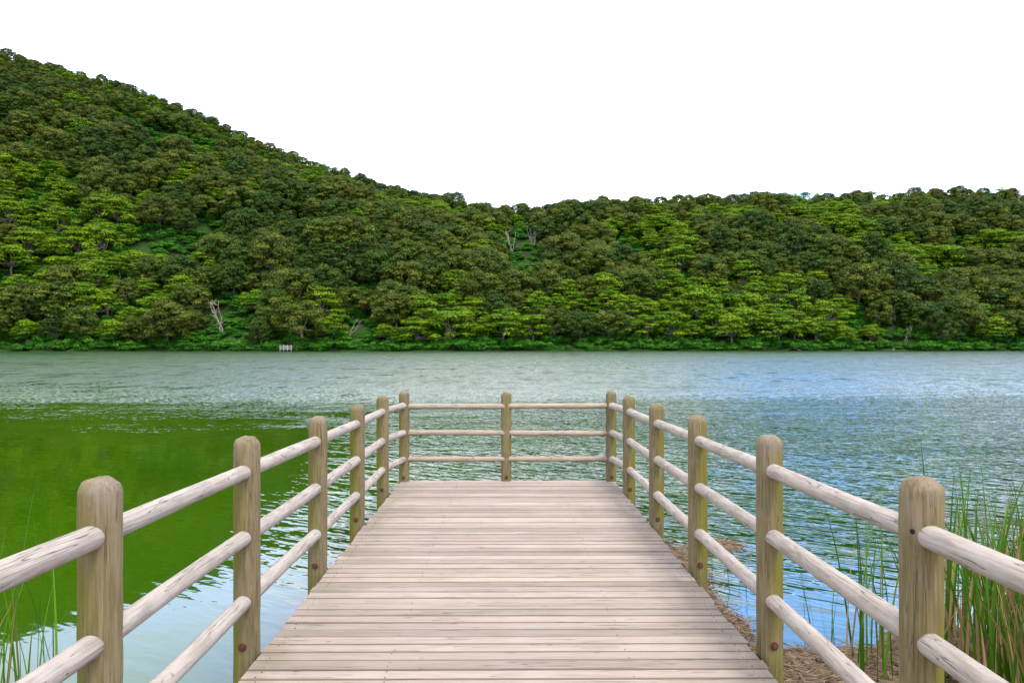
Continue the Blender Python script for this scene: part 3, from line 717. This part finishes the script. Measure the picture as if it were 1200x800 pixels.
def driftwood(px, Y, ln, ang, label, seed):
    random.seed(seed); x = (px - VPX) / F * Y; m = MB()
    d = Vector((math.cos(ang), math.sin(ang) * .3, .12)); c = Vector((0, 0, .25))
    p = limb_path(c - d * ln / 2, c + d * ln / 2, random.uniform(-.1, .4), 6, ln * .05); m.ring_tube(p, list(np.linspace(.17, .05, 7)), 8)
    for k in range(3):
        b0 = p[random.randint(1, 5)]; m.ring_tube(limb_path(b0, b0 + Vector((random.uniform(-1, 1), random.uniform(-.5, .2), random.uniform(.3, 1))).normalized() * ln * .3, 0, 3, .1), [.07, .06, .04, .02], 6)
    o = m.build('driftwood', M_DEAD); o.location = (x, Y, max(0, float(terrain(x, Y)))); tag(o, label, 'driftwood', 'bleached driftwood on the far shore'); return o
for px, ln, an, lb, sd_ in ((921, 4.2, .15, 'long bleached driftwood log, left one of the pile at the far waterline', 1), (933, 3.2, 2.6, 'branched bleached driftwood log in the middle of the pile', 2),
                            (944, 3.4, .5, 'bleached driftwood log with upright branches at the pile\'s right', 3), (897, 2.2, .1, 'short lone driftwood log left of the driftwood pile', 4),
                            (1049, 2.6, 1.3, 'short driftwood stump below the pale curved branches', 6), (851, 1.8, .3, 'small driftwood stick at the waterline far left of the pile', 8)):
    xx = (px - VPX) / F * 236; driftwood(px, float(yfar(xx)) - .8, ln, an, lb, sd_)
random.seed(99)
Yl = float(yfar((337 - VPX) / F * 214)) - 2.4; xl = (337 - VPX) / F * Yl
ls = empty('landing_stage', (xl, Yl, 0)); tag(ls, 'small pale landing stage with railings on the far shore', 'landing stage')
b = MB(); b.box((0, 0, .55), (3.2, 3.4, .14), 0, .02); b.build('deck', M_PALE, ls)
for x_ in (-1.5, -.5, .5, 1.5):
    for y_ in ((-1.6, 1.6) if abs(x_) > 1 else (-1.6,)):
        b = MB(); b.ring_tube([(x_, y_, -.9), (x_, y_, 1.5), (x_, y_, 1.72)], [.10, .10, .05], 8); b.build('post', M_PALE, ls)
for z_ in (.9, 1.2, 1.5):
    b = MB(); b.ring_tube([(-1.5, -1.6, z_), (1.5, -1.6, z_)], [.06, .06], 8); b.build('rail', M_PALE, ls)
    for x_ in (-1.5, 1.5):
        b = MB(); b.ring_tube([(x_, -1.6, z_), (x_, 1.6, z_)], [.055, .055], 8); b.build('rail', M_PALE, ls)

# ------------------------------------------------------------------ reeds
def blade(vs_, qs_, tn, base, h, w, az, lean, curl):
    n = 9; off = len(vs_); d = Vector((math.cos(az), math.sin(az), 0)); sd2 = Vector((-math.sin(az + .6), math.cos(az + .6), 0))
    p = Vector(base); th = lean
    for i in range(n):
        t = i / (n - 1); ww = w * (1 - t ** 2.2) * (.75 + .25 * min(1, t * 4)) + .0006
        mid = p.copy(); nrm = d * math.cos(th) - Vector((0, 0, 1)) * math.sin(th)
        vs_ += [mid - sd2 * ww / 2, mid + nrm * ww * .18, mid + sd2 * ww / 2]
        p = p + (d * math.sin(th) + Vector((0, 0, 1)) * math.cos(th)) * (h / (n - 1)); th += curl / n * (t * 2)
    for i in range(n - 1):
        o = off + i * 3
        for j in (0, 1): qs_.append((o + j, o + j + 1, o + j + 4, o + j + 3)); tn.append(0)
def reed_clump(label, x0, x1, y0, y1, n, hmin, hmax, ndry=0, w=(.009, .017), lean=.12, seed=1, z=None):
    random.seed(seed); cx_, cy_ = (x0 + x1) / 2, (y0 + y1) / 2; z = max(-.2, float(terrain(cx_, cy_))) - .1 if z is None else z
    root = empty('reed_clump', (cx_, cy_, z)); tag(root, label, 'reeds')
    for nm, cnt, mat in (('blade', n, M_REED), ('dry_blade', ndry, M_DRY)):
        if not cnt: continue
        v, q, tn, cvals, tvals = [], [], [], [], []
        for k in range(cnt):
            hx = random.uniform(hmin, hmax) * (.75 if nm == 'dry_blade' else 1); m0 = len(q)
            big = random.random() < .2
            blade(v, q, tn, (random.uniform(x0, x1) - cx_, random.uniform(y0, y1) - cy_, 0), hx, random.uniform(*w), random.uniform(0, 6.28), abs(random.gauss(0, lean)), random.uniform(.1, 1.0) * (1.6 if big else .6))
            a_, b_ = random.random(), random.random(); cvals += [a_] * (len(q) - m0); tvals += [b_] * (len(q) - m0)
        me = mesh_np(nm + 's', [tuple(p) for p in v], q, True, {'tint': ('FACE', tvals), 'clump': ('FACE', cvals)})
        link('green_blades' if nm == 'blade' else 'dry_blades', me, mat, root)
    return root
reed_clump('dense stand of tall green reeds right of the big right rail post', 2.75, 3.6, 4.2, 5.6, 165, .8, 1.5, 135, w=(.014, .028), lean=.17, seed=3)
reed_clump('tall reeds at the picture\'s right edge, behind the dense stand', 3.4, 4.8, 5.2, 6.8, 150, .9, 1.65, 110, w=(.014, .028), lean=.17, seed=4)
reed_clump('slender green reeds just left of the big right rail post', 2.2, 2.6, 4.9, 5.6, 24, .8, 1.45, 6, w=(.010, .018), seed=6, lean=.09)
reed_clump('few thin reeds beside the second right rail post on the mud', 2.15, 2.45, 5.8, 6.4, 8, .55, 1.0, 2, w=(.006, .010), seed=7, lean=.1)
reed_clump('sparse thin reeds on the mud beside the third right rail post', 1.85, 2.15, 7.0, 7.7, 9, .55, .95, 3, w=(.006, .010), seed=8, lean=.07)
reed_clump('small tuft of green reeds in the water at the left edge', -3.35, -2.75, 4.3, 5.4, 44, .7, 1.75, 12, w=(.010, .018), seed=10, z=-.3, lean=.12)

# dead reed litter on the mud
random.seed(5); lm = MB(); cnt = 0
while cnt < 4200:
    x = random.uniform(1.5, 4.5); y = random.uniform(3.6, 9.6); z = float(terrain(x, y))
    if z < .004: continue
    cnt += 1; a_ = random.uniform(0, 3.14); ln = random.uniform(.06, .35); d = Vector((math.cos(a_), math.sin(a_), random.uniform(-.10, .16))) * ln / 2
    c = Vector((x, y, z + random.uniform(.004, .022))); r = random.uniform(.0015, .0045); lm.ring_tube([c - d, c + Vector((0, 0, random.uniform(-.002, .01))), c + d], [r, r, r * .6], 4)
M_STRAW = simple('straw', (.10, .062, .04), (.27, .195, .125), 12)
tag(lm.build('dead_reed_litter', M_STRAW), 'brown broken reed stems littering the mud beside the jetty', 'reed litter', kind='stuff')
